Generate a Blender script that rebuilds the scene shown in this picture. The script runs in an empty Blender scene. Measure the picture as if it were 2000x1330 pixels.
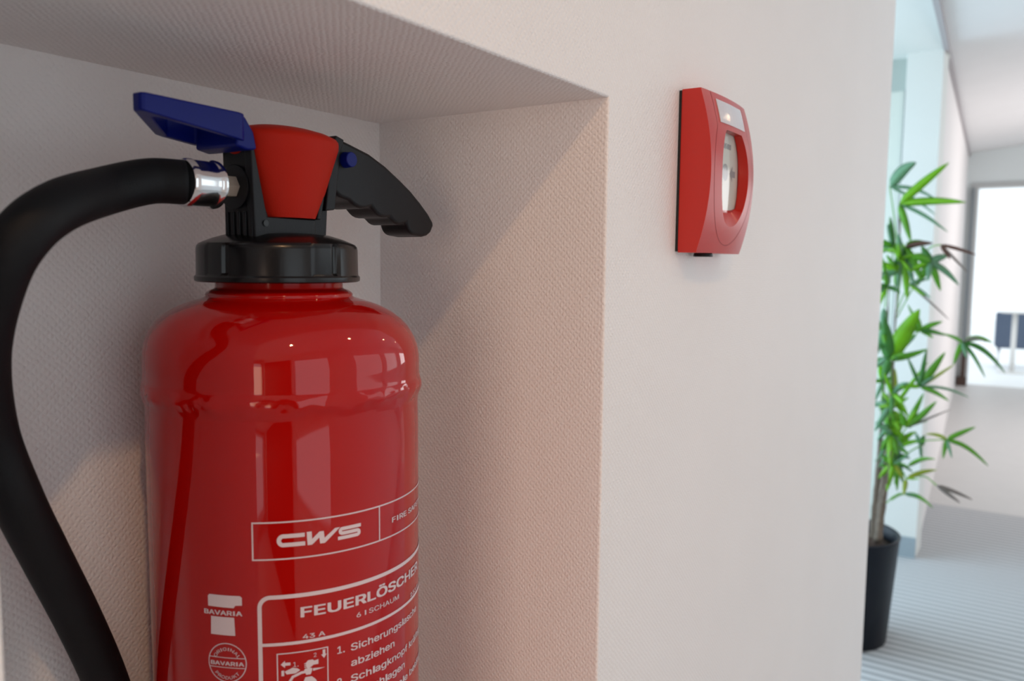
import bpy, bmesh, math, random
from mathutils import Vector, Matrix

# ------------------------------------------------------------------ camera, sky, lights, exposure
CAM = Vector((0.0, -0.27, 0.0))
F_PX, YAW, PITCH, ROLL = 1600.0, 0.586, -0.0952, 0.0093
FWD = Vector((math.cos(YAW) * math.cos(PITCH), math.sin(YAW) * math.cos(PITCH), math.sin(PITCH)))
_R = Vector((math.sin(YAW), -math.cos(YAW), 0)); _U = _R.cross(FWD)
RIGHT = _R * math.cos(ROLL) + _U * math.sin(ROLL)
UP = _U * math.cos(ROLL) - _R * math.sin(ROLL)
S = bpy.context.scene
COL = S.collection

cd = bpy.data.cameras.new('camera'); cam = bpy.data.objects.new('camera', cd); COL.objects.link(cam)
M = Matrix((RIGHT, UP, -FWD)).transposed().to_4x4(); M.translation = CAM
cam.matrix_world = M
cd.sensor_width = 23.5; cd.lens = F_PX / 2000 * 23.5; cd.clip_start = 0.01; cd.clip_end = 100
cd.dof.use_dof = True; cd.dof.focus_distance = 0.56; cd.dof.aperture_fstop = 5.6
S.camera = cam

w = bpy.data.worlds.new('daylight'); S.world = w; w.use_nodes = True
bgn = w.node_tree.nodes['Background']
bgn.inputs['Color'].default_value = (0.87, 0.95, 1.0, 1); bgn.inputs['Strength'].default_value = 1.32

def area(name, loc, direction, sx, sy, power, color, spread=180):
    l = bpy.data.lights.new(name, 'AREA'); l.shape = 'RECTANGLE'; l.size = sx; l.size_y = sy
    l.energy = power; l.color = color; l.spread = math.radians(spread)
    o = bpy.data.objects.new(name, l); COL.objects.link(o); o.location = loc
    o.rotation_euler = Vector(direction).to_track_quat('-Z', 'Z').to_euler()
    return o
WIN_Y = -1.95
area('daylight_far_window', (3.55, WIN_Y - .02, 0.16), (0, 1, 0), 1.7, 1.15, 4.0, (.85, .98, 1.0))
area('added_corridor_fill', (7.2, WIN_Y - .02, 0.16), (0, 1, 0), 3.0, 1.15, 40, (1.0, .95, .95))  # unseen window light, added to brighten the far wall
area('added_warm_fill', (-3.02, -1.2, -.25), (1, 0, 0), 1.3, 1.9, 26, (1.0, .58, .34))  # unseen warm fill added behind the camera to light the niche jamb
area('daylight_recess_window', (2.95, 1.56, -0.15), (0, -1, -.12), 2.0, 1.9, 38, (.55, .81, 1.0))

def ceiling_z(x, y):
    return 1.262 + .052 * (max(x, 3.1) - 10.62) + .11 * (.66 - y)
LAMPS = [(-0.30, -0.81), (0.87, -0.81), (2.1, -0.81), (3.4, -0.81)]
LAMP_POWER = [13.5, 1.2, 1.2, 1.2]
vs = S.view_settings
S.display_settings.display_device = 'sRGB'
vs.view_transform = 'Standard'; vs.look = 'None'; vs.gamma = 1; vs.use_curve_mapping = False
vs.exposure = 0.07

# ------------------------------------------------------------------ pixel helpers (measuring the photograph into world points)
def ray(x, y):
    return FWD + RIGHT * ((x - 1000) / F_PX) - UP * ((y - 665) / F_PX)
def on_x(px, py, X):
    d = ray(px, py); return CAM + d * ((X - CAM.x) / d.x)
def on_y(px, py, Y):
    d = ray(px, py); return CAM + d * ((Y - CAM.y) / d.y)
def at_depth(px, py, D):
    return CAM + ray(px, py) * D

# ------------------------------------------------------------------ materials
def new_mat(name):
    m = bpy.data.materials.new(name); m.use_nodes = True
    return m, m.node_tree.nodes, m.node_tree.links, m.node_tree.nodes['Principled BSDF']
def mat(name, col, rough=.5, metal=0, coat=0, coat_rough=.05, noise=0, scale=60, bump=0, bscale=200, spec=.5, emit=None):
    m, n, l, b = new_mat(name)
    b.inputs['Base Color'].default_value = (*col, 1)
    b.inputs['Roughness'].default_value = rough; b.inputs['Metallic'].default_value = metal
    b.inputs['Coat Weight'].default_value = coat; b.inputs['Coat Roughness'].default_value = coat_rough
    b.inputs['Specular IOR Level'].default_value = spec
    tc = n.new('ShaderNodeTexCoord')
    nz = n.new('ShaderNodeTexNoise'); nz.inputs['Scale'].default_value = scale
    l.new(tc.outputs['Object'], nz.inputs['Vector'])
    mx = n.new('ShaderNodeMix'); mx.data_type = 'RGBA'
    mx.inputs[6].default_value = (*[c * (1 - noise) for c in col], 1)
    mx.inputs[7].default_value = (*[min(1, c * (1 + noise)) for c in col], 1)
    l.new(nz.outputs['Fac'], mx.inputs[0]); l.new(mx.outputs[2], b.inputs['Base Color'])
    if bump:
        n2 = n.new('ShaderNodeTexNoise'); n2.inputs['Scale'].default_value = bscale; n2.inputs['Detail'].default_value = 3
        l.new(tc.outputs['Object'], n2.inputs['Vector'])
        bp = n.new('ShaderNodeBump'); bp.inputs['Strength'].default_value = bump; bp.inputs['Distance'].default_value = .001
        l.new(n2.outputs['Fac'], bp.inputs['Height']); l.new(bp.outputs['Normal'], b.inputs['Normal'])
    if emit:
        b.inputs['Emission Color'].default_value = (*emit[0], 1); b.inputs['Emission Strength'].default_value = emit[1]
    return m

def woven_wall(name, col, pitch=.0048, depth=.00017, rnd=.5):
    """white painted woven glass-fibre wallpaper: checkered bumps, broken up by noise"""
    m, n, l, b = new_mat(name)
    b.inputs['Roughness'].default_value = .62; b.inputs['Specular IOR Level'].default_value = .3
    geo = n.new('ShaderNodeNewGeometry')
    sp = n.new('ShaderNodeSeparateXYZ'); l.new(geo.outputs['Position'], sp.inputs[0])
    sn = n.new('ShaderNodeSeparateXYZ'); l.new(geo.outputs['True Normal'], sn.inputs[0])
    def math_(op, a, c=None, v=None):
        q = n.new('ShaderNodeMath'); q.operation = op
        if hasattr(a, 'is_linked'): l.new(a, q.inputs[0])
        else: q.inputs[0].default_value = a
        if c is not None:
            if hasattr(c, 'is_linked'): l.new(c, q.inputs[1])
            else: q.inputs[1].default_value = c
        return q.outputs[0]
    ax = math_('GREATER_THAN', math_('ABSOLUTE', sn.outputs[0]), .7)
    az = math_('GREATER_THAN', math_('ABSOLUTE', sn.outputs[2]), .7)
    def sel(f, a, c):
        return math_('ADD', math_('MULTIPLY', f, a), math_('MULTIPLY', math_('SUBTRACT', 1.0, f), c))
    u = sel(ax, sp.outputs[1], sp.outputs[0]); v = sel(az, sp.outputs[1], sp.outputs[2])
    wob = n.new('ShaderNodeTexNoise'); wob.inputs['Scale'].default_value = 190; wob.inputs['Detail'].default_value = 1
    l.new(geo.outputs['Position'], wob.inputs['Vector'])
    wv = math_('MULTIPLY', math_('SUBTRACT', wob.outputs['Fac'], .5), .0028)
    wob2 = n.new('ShaderNodeTexNoise'); wob2.inputs['Scale'].default_value = 150; wob2.inputs['Detail'].default_value = 1
    off = n.new('ShaderNodeVectorMath'); off.operation = 'ADD'; off.inputs[1].default_value = (3.1, 7.7, 1.3)
    l.new(geo.outputs['Position'], off.inputs[0]); l.new(off.outputs[0], wob2.inputs['Vector'])
    wv2 = math_('MULTIPLY', math_('SUBTRACT', wob2.outputs['Fac'], .5), .0028)
    k = 2 * math.pi / pitch
    uu = math_('MULTIPLY', math_('ADD', u, wv), k / 2); vv = math_('MULTIPLY', math_('ADD', v, wv2), k / 2)
    c1 = math_('ABSOLUTE', math_('COSINE', math_('ADD', uu, vv))); c2 = math_('ABSOLUTE', math_('COSINE', math_('SUBTRACT', uu, vv)))
    h = math_('MULTIPLY', math_('POWER', math_('MULTIPLY', c1, c2), 1.5), 1.8)
    nz = n.new('ShaderNodeTexNoise'); nz.inputs['Scale'].default_value = 420; nz.inputs['Detail'].default_value = 2
    l.new(geo.outputs['Position'], nz.inputs['Vector'])
    h2 = math_('ADD', h, math_('MULTIPLY', nz.outputs['Fac'], 3 * rnd))
    bp = n.new('ShaderNodeBump'); bp.inputs['Strength'].default_value = 1.0; bp.inputs['Distance'].default_value = depth
    l.new(h2, bp.inputs['Height']); l.new(bp.outputs['Normal'], b.inputs['Normal'])
    n3 = n.new('ShaderNodeTexNoise'); n3.inputs['Scale'].default_value = 6; l.new(geo.outputs['Position'], n3.inputs['Vector'])
    mx = n.new('ShaderNodeMix'); mx.data_type = 'RGBA'; l.new(n3.outputs['Fac'], mx.inputs[0])
    mx.inputs[6].default_value = (*[c * .97 for c in col], 1); mx.inputs[7].default_value = (*[min(1, c * 1.02) for c in col], 1)
    l.new(mx.outputs[2], b.inputs['Base Color'])
    return m

def striped(name, c1, c2, period, rough=.9):
    m, n, l, b = new_mat(name); b.inputs['Roughness'].default_value = rough; b.inputs['Specular IOR Level'].default_value = .15
    geo = n.new('ShaderNodeNewGeometry'); sp = n.new('ShaderNodeSeparateXYZ'); l.new(geo.outputs['Position'], sp.inputs[0])
    a = n.new('ShaderNodeMath'); a.operation = 'MULTIPLY'; a.inputs[1].default_value = 2 * math.pi / period; l.new(sp.outputs[0], a.inputs[0])
    s = n.new('ShaderNodeMath'); s.operation = 'SINE'; l.new(a.outputs[0], s.inputs[0])
    r = n.new('ShaderNodeMapRange'); r.inputs['From Min'].default_value = -.5; r.inputs['From Max'].default_value = .5; l.new(s.outputs[0], r.inputs['Value'])
    nz = n.new('ShaderNodeTexNoise'); nz.inputs['Scale'].default_value = 300; l.new(geo.outputs['Position'], nz.inputs['Vector'])
    mx = n.new('ShaderNodeMix'); mx.data_type = 'RGBA'; l.new(r.outputs[0], mx.inputs[0])
    mx.inputs[6].default_value = (*c1, 1); mx.inputs[7].default_value = (*c2, 1); l.new(mx.outputs[2], b.inputs['Base Color'])
    bp = n.new('ShaderNodeBump'); bp.inputs['Distance'].default_value = .002; bp.inputs['Strength'].default_value = .5
    l.new(nz.outputs['Fac'], bp.inputs['Height']); l.new(bp.outputs['Normal'], b.inputs['Normal'])
    return m

MW = woven_wall('woven_wallpaper', (.90, .865, .85))
MPLAIN = mat('plain_plaster', (.80, .77, .76), .8, noise=.02, scale=4)
MCOOL = mat('white_paint', (.74, .75, .72), .7, noise=.02, scale=4)
MCEIL = mat('ceiling_paint', (.80, .79, .79), .85, noise=.03, scale=3)
MTRIM = mat('grey_trim', (.40, .37, .38), .6, noise=.05)
MSKIRT = mat('skirting', (.30, .36, .40), .5, noise=.05)
MFRAME = mat('grey_door_frame', (.50, .52, .52), .45, noise=.04)
MDARKF = mat('dark_seal', (.05, .07, .08), .5, noise=.05)
MCARPET = striped('striped_carpet', (.34, .345, .36), (.56, .565, .575), .046)
MFLOOR = mat('plain_floor', (.55, .53, .515), .45, noise=.04, scale=8)
MRED = mat('red_lacquer', (.42, .002, .001), .32, coat=1, coat_rough=.035, noise=.03, scale=15, spec=.0)
MREDP = mat('red_matte_plastic', (.52, .016, .005), .5, spec=.12, noise=.03, scale=80, bump=.12, bscale=900)
MREDB = mat('red_glossy_plastic', (.52, .016, .007), .28, noise=.02, scale=40, bump=.03, bscale=700)
MBLK = mat('black_plastic', (.006, .006, .008), .42, spec=.28, noise=.1, scale=50, bump=.1, bscale=900)
MBLKG = mat('black_gloss_plastic', (.005, .005, .006), .25, spec=.4, noise=.1, scale=50, bump=.05, bscale=500)
MRUB = mat('black_rubber', (.005, .005, .006), .6, spec=.25, noise=.1, scale=50, bump=.15, bscale=1200)
MBLUE = mat('blue_plastic', (.002, .008, .16), .36, spec=.2, noise=.05, scale=50, bump=.04, bscale=600)
MCHR = mat('chrome', (.85, .85, .86), .12, metal=1, noise=.02)
MBRASS = mat('nickel_brass', (.52, .42, .34), .4, metal=.3, noise=.05)
MPRINT = mat('white_print', (.72, .60, .62), .5, noise=.02)
MCARD = mat('cream_card', (.80, .79, .70), .5, noise=.02)
MGREY = mat('grey_print', (.38, .39, .39), .6, noise=.03)
MPLASTIC = mat('clear_label_strip', (.62, .52, .53), .10, noise=.04, coat=1)
MGASK = mat('black_gasket', (.015, .015, .015), .9, noise=.3, scale=400, bump=.6, bscale=900)
MPOT = mat('navy_pot', (.004, .006, .012), .42, spec=.25, noise=.05, scale=20)
MSOIL = mat('soil', (.05, .025, .015), .95, noise=.4, scale=120, bump=1, bscale=120)
MSTEM = mat('palm_stem', (.16, .12, .09), .85, noise=.5, scale=60, bump=1, bscale=150)
MWPL = mat('white_plastic', (.75, .74, .72), .4, noise=.02)
MSEAT = mat('hazed_blue_upholstery', (.09, .12, .18), .8, noise=.1)  # dark blue, lightened to carry the haze of the bright far room
MLAMP = mat('lamp_glass', (1, 1, 1), .4, emit=((1.0, .72, .45), 60))
MDOORP = mat('frosted_green_glass', (.68, .70, .64), .35, noise=.03, scale=3)

def leaf_mat(name, c):
    m, n, l, b = new_mat(name)
    b.inputs['Roughness'].default_value = .38
    tc = n.new('ShaderNodeTexCoord'); wv = n.new('ShaderNodeTexNoise'); wv.inputs['Scale'].default_value = 14
    l.new(tc.outputs['Object'], wv.inputs['Vector'])
    mx = n.new('ShaderNodeMix'); mx.data_type = 'RGBA'; l.new(wv.outputs['Fac'], mx.inputs[0])
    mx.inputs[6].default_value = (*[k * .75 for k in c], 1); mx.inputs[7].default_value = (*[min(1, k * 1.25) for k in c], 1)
    l.new(mx.outputs[2], b.inputs['Base Color'])
    tr = n.new('ShaderNodeBsdfTranslucent'); l.new(mx.outputs[2], tr.inputs['Color'])
    ms = n.new('ShaderNodeMixShader'); ms.inputs[0].default_value = .55
    l.new(b.outputs[0], ms.inputs[1]); l.new(tr.outputs[0], ms.inputs[2])
    l.new(ms.outputs[0], n['Material Output'].inputs['Surface'])
    return m
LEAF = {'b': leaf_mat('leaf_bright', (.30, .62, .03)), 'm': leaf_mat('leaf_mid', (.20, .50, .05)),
        'd': leaf_mat('leaf_dark', (.11, .34, .08)), 't': leaf_mat('leaf_teal', (.26, .48, .30)),  # dark green and teal leaf tones
        'y': leaf_mat('leaf_yellowing', (.48, .58, .08)), 'w': leaf_mat('leaf_withered', (.22, .10, .07)),
        'g': leaf_mat('leaf_dry_grey', (.34, .29, .26))}

# ------------------------------------------------------------------ mesh helpers
def link(name, bm, m, parent=None, smooth=False, bevel=0, seg=2, loc=None, auto=True):
    me = bpy.data.meshes.new(name); bmesh.ops.recalc_face_normals(bm, faces=bm.faces[:]) if auto else None
    bm.to_mesh(me); bm.free()
    for mm in (m if isinstance(m, (list, tuple)) else [m]): me.materials.append(mm)
    o = bpy.data.objects.new(name, me); COL.objects.link(o)
    if loc: o.location = loc
    if parent: o.parent = parent; o.matrix_parent_inverse = parent.matrix_world.inverted()
    if smooth:
        for p in me.polygons: p.use_smooth = True
    if bevel:
        b = o.modifiers.new('bevel', 'BEVEL'); b.width = bevel; b.segments = seg; b.limit_method = 'ANGLE'; b.angle_limit = math.radians(40)
        b.harden_normals = False
        for p in me.polygons: p.use_smooth = True
        wn = o.modifiers.new('wn', 'WEIGHTED_NORMAL'); wn.keep_sharp = True
    return o
def tag(o, label=None, cat=None, group=None, kind=None):
    if label: o['label'] = label
    if cat: o['category'] = cat
    if group: o['group'] = group
    if kind: o['kind'] = kind
    return o
def thing(name, loc, label, cat, group=None):
    o = bpy.data.objects.new(name, None); COL.objects.link(o); o.location = loc; o.empty_display_size = .05
    bpy.context.view_layer.update()
    return tag(o, label, cat, group)
def box(bm, x0, x1, y0, y1, z0, z1):
    v = [bm.verts.new((x, y, z)) for x in (x0, x1) for y in (y0, y1) for z in (z0, z1)]
    for f in ((0, 1, 3, 2), (4, 6, 7, 5), (0, 4, 5, 1), (2, 3, 7, 6), (0, 2, 6, 4), (1, 5, 7, 3)):
        bm.faces.new([v[i] for i in f])
    return v
def struct(name, bm, m, bevel=0):
    return tag(link(name, bm, m, bevel=bevel), kind='structure')
def lathe(bm, prof, n=96, cx=0, cy=0, offs=None, cap0=True, cap1=True):
    rings = []
    for i, (r, z) in enumerate(prof):
        ox, oy = offs(z) if offs else (0, 0)
        rings.append([bm.verts.new((cx + ox + r * math.cos(2 * math.pi * k / n), cy + oy + r * math.sin(2 * math.pi * k / n), z)) for k in range(n)])
    for a, b in zip(rings, rings[1:]):
        for k in range(n): bm.faces.new((a[k], a[(k + 1) % n], b[(k + 1) % n], b[k]))
    if cap0: bm.faces.new(rings[0])
    if cap1: bm.faces.new(rings[-1])
    return rings
def extrude_y(bm, poly, y0, y1):
    a = [bm.verts.new((x, y0, z)) for x, z in poly]; b = [bm.verts.new((x, y1, z)) for x, z in poly]
    bm.faces.new(a); bm.faces.new(b[::-1]); n = len(poly)
    for i in range(n): bm.faces.new((a[i], a[(i + 1) % n], b[(i + 1) % n], b[i]))
def catmull(P, n=8):
    out = []
    Q = [P[0] * 2 - P[1]] + P + [P[-1] * 2 - P[-2]]
    for i in range(1, len(Q) - 2):
        a, b, c, d = Q[i - 1], Q[i], Q[i + 1], Q[i + 2]
        for k in range(n):
            t = k / n
            out.append(.5 * ((2 * b) + (c - a) * t + (2 * a - 5 * b + 4 * c - d) * t * t + (3 * b - a - 3 * c + d) * t ** 3))
    out.append(P[-1]); return out
def tube(bm, pts, r, n=24, cap=True):
    rings = []; up = Vector((0, 1, 0.01)).normalized()
    for i, p in enumerate(pts):
        t = (pts[min(i + 1, len(pts) - 1)] - pts[max(i - 1, 0)]).normalized()
        s = t.cross(up); s = s.normalized() if s.length > 1e-4 else Vector((1, 0, 0)); u = s.cross(t).normalized(); up = u
        rr = r[i] if isinstance(r, (list, tuple)) else r
        rings.append([bm.verts.new(p + (s * math.cos(2 * math.pi * k / n) + u * math.sin(2 * math.pi * k / n)) * rr) for k in range(n)])
    for a, b in zip(rings, rings[1:]):
        for k in range(n): bm.faces.new((a[k], a[(k + 1) % n], b[(k + 1) % n], b[k]))
    if cap: bm.faces.new(rings[0][::-1]); bm.faces.new(rings[-1])

# ------------------------------------------------------------------ room shell
FLOOR = -1.35
XE, WT = 1.632, .30           # end of the near wall, its thickness
NX0, NX1, NZ0, NZ1, ND = .118, .5266, -.56, .1158, .2163
def wall_piece(name, x0, x1, y0, y1, z0, z1, edge=None):
    """a solid wall block; 'edge' tests which front edge belongs to the niche and gets a soft wallpaper corner"""
    bm = bmesh.new(); box(bm, x0, x1, y0, y1, z0, z1); bmesh.ops.recalc_face_normals(bm, faces=bm.faces[:])
    if edge:
        for zc in (NZ0, NZ1):
            if z0 < zc < z1: bmesh.ops.bisect_plane(bm, geom=bm.verts[:] + bm.edges[:] + bm.faces[:], plane_co=(0, 0, zc), plane_no=(0, 0, 1))
        ed = [e for e in bm.edges if all(edge(v.co) for v in e.verts)]
        bmesh.ops.bevel(bm, geom=ed, offset=.0018, segments=3, affect='EDGES', profile=.5)
    return struct(name, bm, MW)
near0 = lambda a, b: abs(a - b) < 1e-6
wall_piece('wall_left', NX1, XE, 0, WT, FLOOR, .99, lambda c: near0(c.x, NX1) and near0(c.y, 0) and NZ0 - 1e-5 < c.z < NZ1 + 1e-5)
wall_piece('wall_left_near', -3.0, NX0, 0, WT, FLOOR, .99)
wall_piece('wall_left_upper', NX0, NX1, 0, WT, NZ1, .99, lambda c: near0(c.z, NZ1) and near0(c.y, 0))
wall_piece('wall_left_lower', NX0, NX1, 0, WT, FLOOR, NZ0)
wall_piece('wall_niche_back', NX0, NX1, ND, WT, NZ0, NZ1)

# pier, far wall (turned by four degrees), end wall with door opening
P0 = Vector((4.116, .205)); P1 = Vector((10.62, .648)); dW = (P1 - P0).normalized(); nW = Vector((-dW.y, dW.x))
bm = bmesh.new(); box(bm, 4.116, 4.30, .2055, .352, FLOOR, 1.05); struct('wall_pier', bm, MCOOL)
bm = bmesh.new(); box(bm, 4.104, 4.116, .205, .352, FLOOR, FLOOR + .095); struct('baseboard_pier', bm, MSKIRT)
def prism_xy(bm, pts, z0, z1):
    zz = z1 if isinstance(z1, (list, tuple)) else [z1] * len(pts)
    a = [bm.verts.new((p[0], p[1], z0)) for p in pts]; b = [bm.verts.new((p[0], p[1], z)) for p, z in zip(pts, zz)]
    bm.faces.new(a[::-1]); bm.faces.new(b); n = len(pts)
    for i in range(n): bm.faces.new((a[i], a[(i + 1) % n], b[(i + 1) % n], b[i]))
bm = bmesh.new(); o1, o2 = P0 + nW * .15, P1 + nW * .15
s0 = P0 + dW * .17
prism_xy(bm, [s0, P1, o2, s0 + nW * .15], FLOOR, [ceiling_z(4.116, .2) + .02, ceiling_z(10.62, .65) + .02] + [ceiling_z(10.62, .65) + .02, ceiling_z(4.116, .2) + .02])
struct('wall_far', bm, MPLAIN)
EX = 10.62; DY1, DY0, DZ = .53, -1.35, .872
bm = bmesh.new()
box(bm, EX, EX + .12, DY1 + .07, .66, FLOOR, 1.5); box(bm, EX, EX + .12, -1.95, DY1 + .07, DZ + .06, 1.6); box(bm, EX, EX + .12, -1.95, DY0, FLOOR, DZ + .06)
struct('wall_end', bm, mat('end_wall_paint', (.78, .84, .85), .8, noise=.02))
bm = bmesh.new()
box(bm, EX - .03, EX + .1, DY1, DY1 + .068, FLOOR, DZ + .055); box(bm, EX - .03, EX + .1, DY0, DY1, DZ, DZ + .055)
f = struct('trim_1', bm, MFRAME)
bm = bmesh.new(); box(bm, EX - .06, EX - .031, DY1 + .035, DY1 + .062, FLOOR + .05, DZ); struct('trim_2', bm, mat('grey_seal', (.20, .24, .27), .5, noise=.04))
bm = bmesh.new(); box(bm, EX - .10, EX - .062, DY1 + .0, DY1 + .10, FLOOR, FLOOR + .10); box(bm, EX - .085, EX - .058, DY1 + .02, DY1 + .06, FLOOR + .1, FLOOR + .42)
tag(link('door_stop', bm, mat('brown_block', (.07, .04, .03), .7, noise=.2)), 'small dark brown door stop at the foot of the far glass door frame', 'door stop')
# recess beside the plant
bm = bmesh.new(); box(bm, XE - .2, XE - .001, WT + .001, 1.62, FLOOR, .99); struct('wall_recess', bm, MCOOL)
bm = bmesh.new(); box(bm, 1.46, 4.5, 1.62, 1.72, FLOOR, -1.15); box(bm, 1.46, 4.5, 1.62, 1.72, .82, .99); box(bm, 1.46, 1.94, 1.62, 1.72, -1.15, .82); box(bm, 3.97, 4.5, 1.62, 1.72, -1.15, .82)
struct('wall_back', bm, MCOOL)
bm = bmesh.new(); prism_xy(bm, [(1.6325, .02), (4.116, .19), (4.30, .20), (4.30, 1.62), (1.6325, 1.62)], .945, 1.05); struct('ceiling_recess', bm, MCOOL)
bm = bmesh.new(); box(bm, 4.20, 4.26, .352, 1.60, .80, .945); struct('trim_3', bm, mat('grey_green_lintel', (.42, .47, .44), .6, noise=.03))
bm = bmesh.new(); box(bm, 4.19, 4.20, .352, .366, FLOOR, .80); struct('trim_4', bm, MDARKF)
bm = bmesh.new(); box(bm, 4.205, 4.245, .366, 1.60, FLOOR, .80); d1 = struct('door_1', bm, MDOORP)
bm = bmesh.new(); tube(bm, [Vector((4.205, 1.42, -.35)), Vector((4.15, 1.42, -.35)), Vector((4.15, 1.32, -.35))], .009, 10); link('door_handle', bm, MCHR, d1)
# near wall of the window side, wall behind the camera
def wall_with_openings(name, y0, y1, X0, X1, ops, top, m):
    bm = bmesh.new(); x = X0
    for (a, b, z0, z1) in ops:
        box(bm, x, a, y0, y1, FLOOR, top); box(bm, a, b, y0, y1, FLOOR, z0); box(bm, a, b, y0, y1, z1, top); x = b
    box(bm, x, X1, y0, y1, FLOOR, top); return struct(name, bm, m)
OPS = [(-1.15, .10, -.85, .74), (.92, 2.38, -.42, .74), (2.70, 4.40, -.42, .74), (5.7, 8.7, -.42, .74)]  # last opening is added for the corridor fill on the far wall
wall_with_openings('wall_right', WIN_Y - .14, WIN_Y, -3.0, EX + .12, OPS, 1.7, MPLAIN)
for k, (a, b, z0, z1) in enumerate(OPS):
    bm = bmesh.new(); t = .035; y0, y1 = WIN_Y - .10, WIN_Y - .05
    box(bm, a, b, y0, y1, z0, z0 + t); box(bm, a, b, y0, y1, z1 - t, z1); box(bm, a, a + t, y0, y1, z0 + t, z1 - t); box(bm, b - t, b, y0, y1, z0 + t, z1 - t)
    struct('window_%d' % (k + 1), bm, MWPL)
bm = bmesh.new(); box(bm, -3.15, -3.0, -2.09, -1.85, FLOOR, 1.7); box(bm, -3.15, -3.0, -.55, .30, FLOOR, 1.7); box(bm, -3.15, -3.0, -1.85, -.55, FLOOR, -1.28); box(bm, -3.15, -3.0, -1.85, -.55, .72, 1.7); struct('wall_rear', bm, mat('rear_wall', (.55, .52, .50), .8, noise=.05, scale=3))  # opening made for the added warm fill
bm = bmesh.new(); box(bm, -2.85, -1.25, WIN_Y + .001, WIN_Y + .035, FLOOR, .80); d2 = struct('added_dark_door', bm, mat('added_door_brown', (.030, .018, .014), .6, noise=.2, scale=12))  # unseen door, added to darken the cylinder's reflections and hold back light
bm = bmesh.new(); tube(bm, [Vector((-1.38, WIN_Y + .035, -.3)), Vector((-1.38, WIN_Y + .09, -.3)), Vector((-1.52, WIN_Y + .09, -.3))], .010, 10); link('door_handle', bm, MCHR, d2)  # handle of the added dark door
# ceiling: flat near the camera, rising along the far corridor and to the right
bm = bmesh.new(); pts = []
for x in (-3.1, 3.1, EX + .12):
    pts.append([bm.verts.new((x, y, ceiling_z(x, y))) for y in (.80, -2.1)])
tp = [[bm.verts.new(v.co + Vector((0, 0, .1))) for v in r] for r in pts]
for A in (pts, tp):
    for a, b in zip(A, A[1:]): bm.faces.new((a[0], a[1], b[1], b[0]))
for k in (0, 1):
    for i in (0, 1): bm.faces.new((pts[i][k], pts[i + 1][k], tp[i + 1][k], tp[i][k]))
for i in (0, 2): bm.faces.new((pts[i][0], pts[i][1], tp[i][1], tp[i][0]))
# only the part right of the near wall line is needed
bmesh.ops.bisect_plane(bm, geom=bm.verts[:] + bm.edges[:] + bm.faces[:], plane_co=(4.116, .215, 0), plane_no=(nW.x, nW.y, 0), clear_outer=True)
struct('ceiling', bm, MCEIL)
bm = bmesh.new()
tr = [(x, P0.y + (x - P0.x) * dW.y / dW.x - .012) for x in (1.64, 3.1, 4.116, 7, EX - .01)]
rings = []
for x, y in tr:
    z = ceiling_z(x, y) - .004
    rings.append([bm.verts.new((x, y + a, z + b)) for a, b in ((-.006, 0), (.014, 0), (.014, -.03), (-.006, -.03))])
for a, b in zip(rings, rings[1:]):
    for k in range(4): bm.faces.new((a[k], a[(k + 1) % 4], b[(k + 1) % 4], b[k]))
bm.faces.new(rings[0]); bm.faces.new(rings[-1]); struct('trim_5', bm, MTRIM)
# floors
bm = bmesh.new(); box(bm, -3.1, 5.145, -2.1, 1.75, FLOOR - .05, FLOOR); struct('floor', bm, MCARPET)
bm = bmesh.new(); box(bm, 5.146, EX + .1, -2.1, 1.0, FLOOR - .05, FLOOR); struct('floor_far', bm, MFLOOR)
bm = bmesh.new(); box(bm, EX + .101, 24, -8, 8, FLOOR - .05, FLOOR); struct('floor_end', bm, mat('pale_floor', (.88, .90, .91), .5, noise=.03, scale=3))
# recessed ceiling spots
for k, (x, y) in enumerate(LAMPS):
    z = ceiling_z(x, y)
    t = thing('ceiling_spotlight', (x, y, z), 'small round recessed warm ceiling spotlight, %s in the corridor row' % ('nearest to the niche', 'second from the niche', 'third from the niche', 'farthest from the niche')[k], 'lamp', 'recessed ceiling spots')
    bm = bmesh.new(); lathe(bm, [(.028, 0), (.042, 0), (.042, -.004), (.030, -.006), (.028, -.004)], 32, cap0=False, cap1=False)
    r = bmesh.ops.translate(bm, vec=(x, y, z), verts=bm.verts[:]); link('ring', bm, MCHR, t, smooth=True)
    bm = bmesh.new(); lathe(bm, [(.0265, z - .001), (.0265, z - .003)], 24, x, y); link('bulb', bm, MLAMP, t)
    l = bpy.data.lights.new('spot_beam', 'SPOT'); l.energy = LAMP_POWER[k]; l.color = (1.0, .56, .27); l.spot_size = math.radians(150); l.spot_blend = .6; l.shadow_soft_size = .02
    o = bpy.data.objects.new('spot_beam', l); COL.objects.link(o); o.location = (x, y, z - .03)

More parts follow.
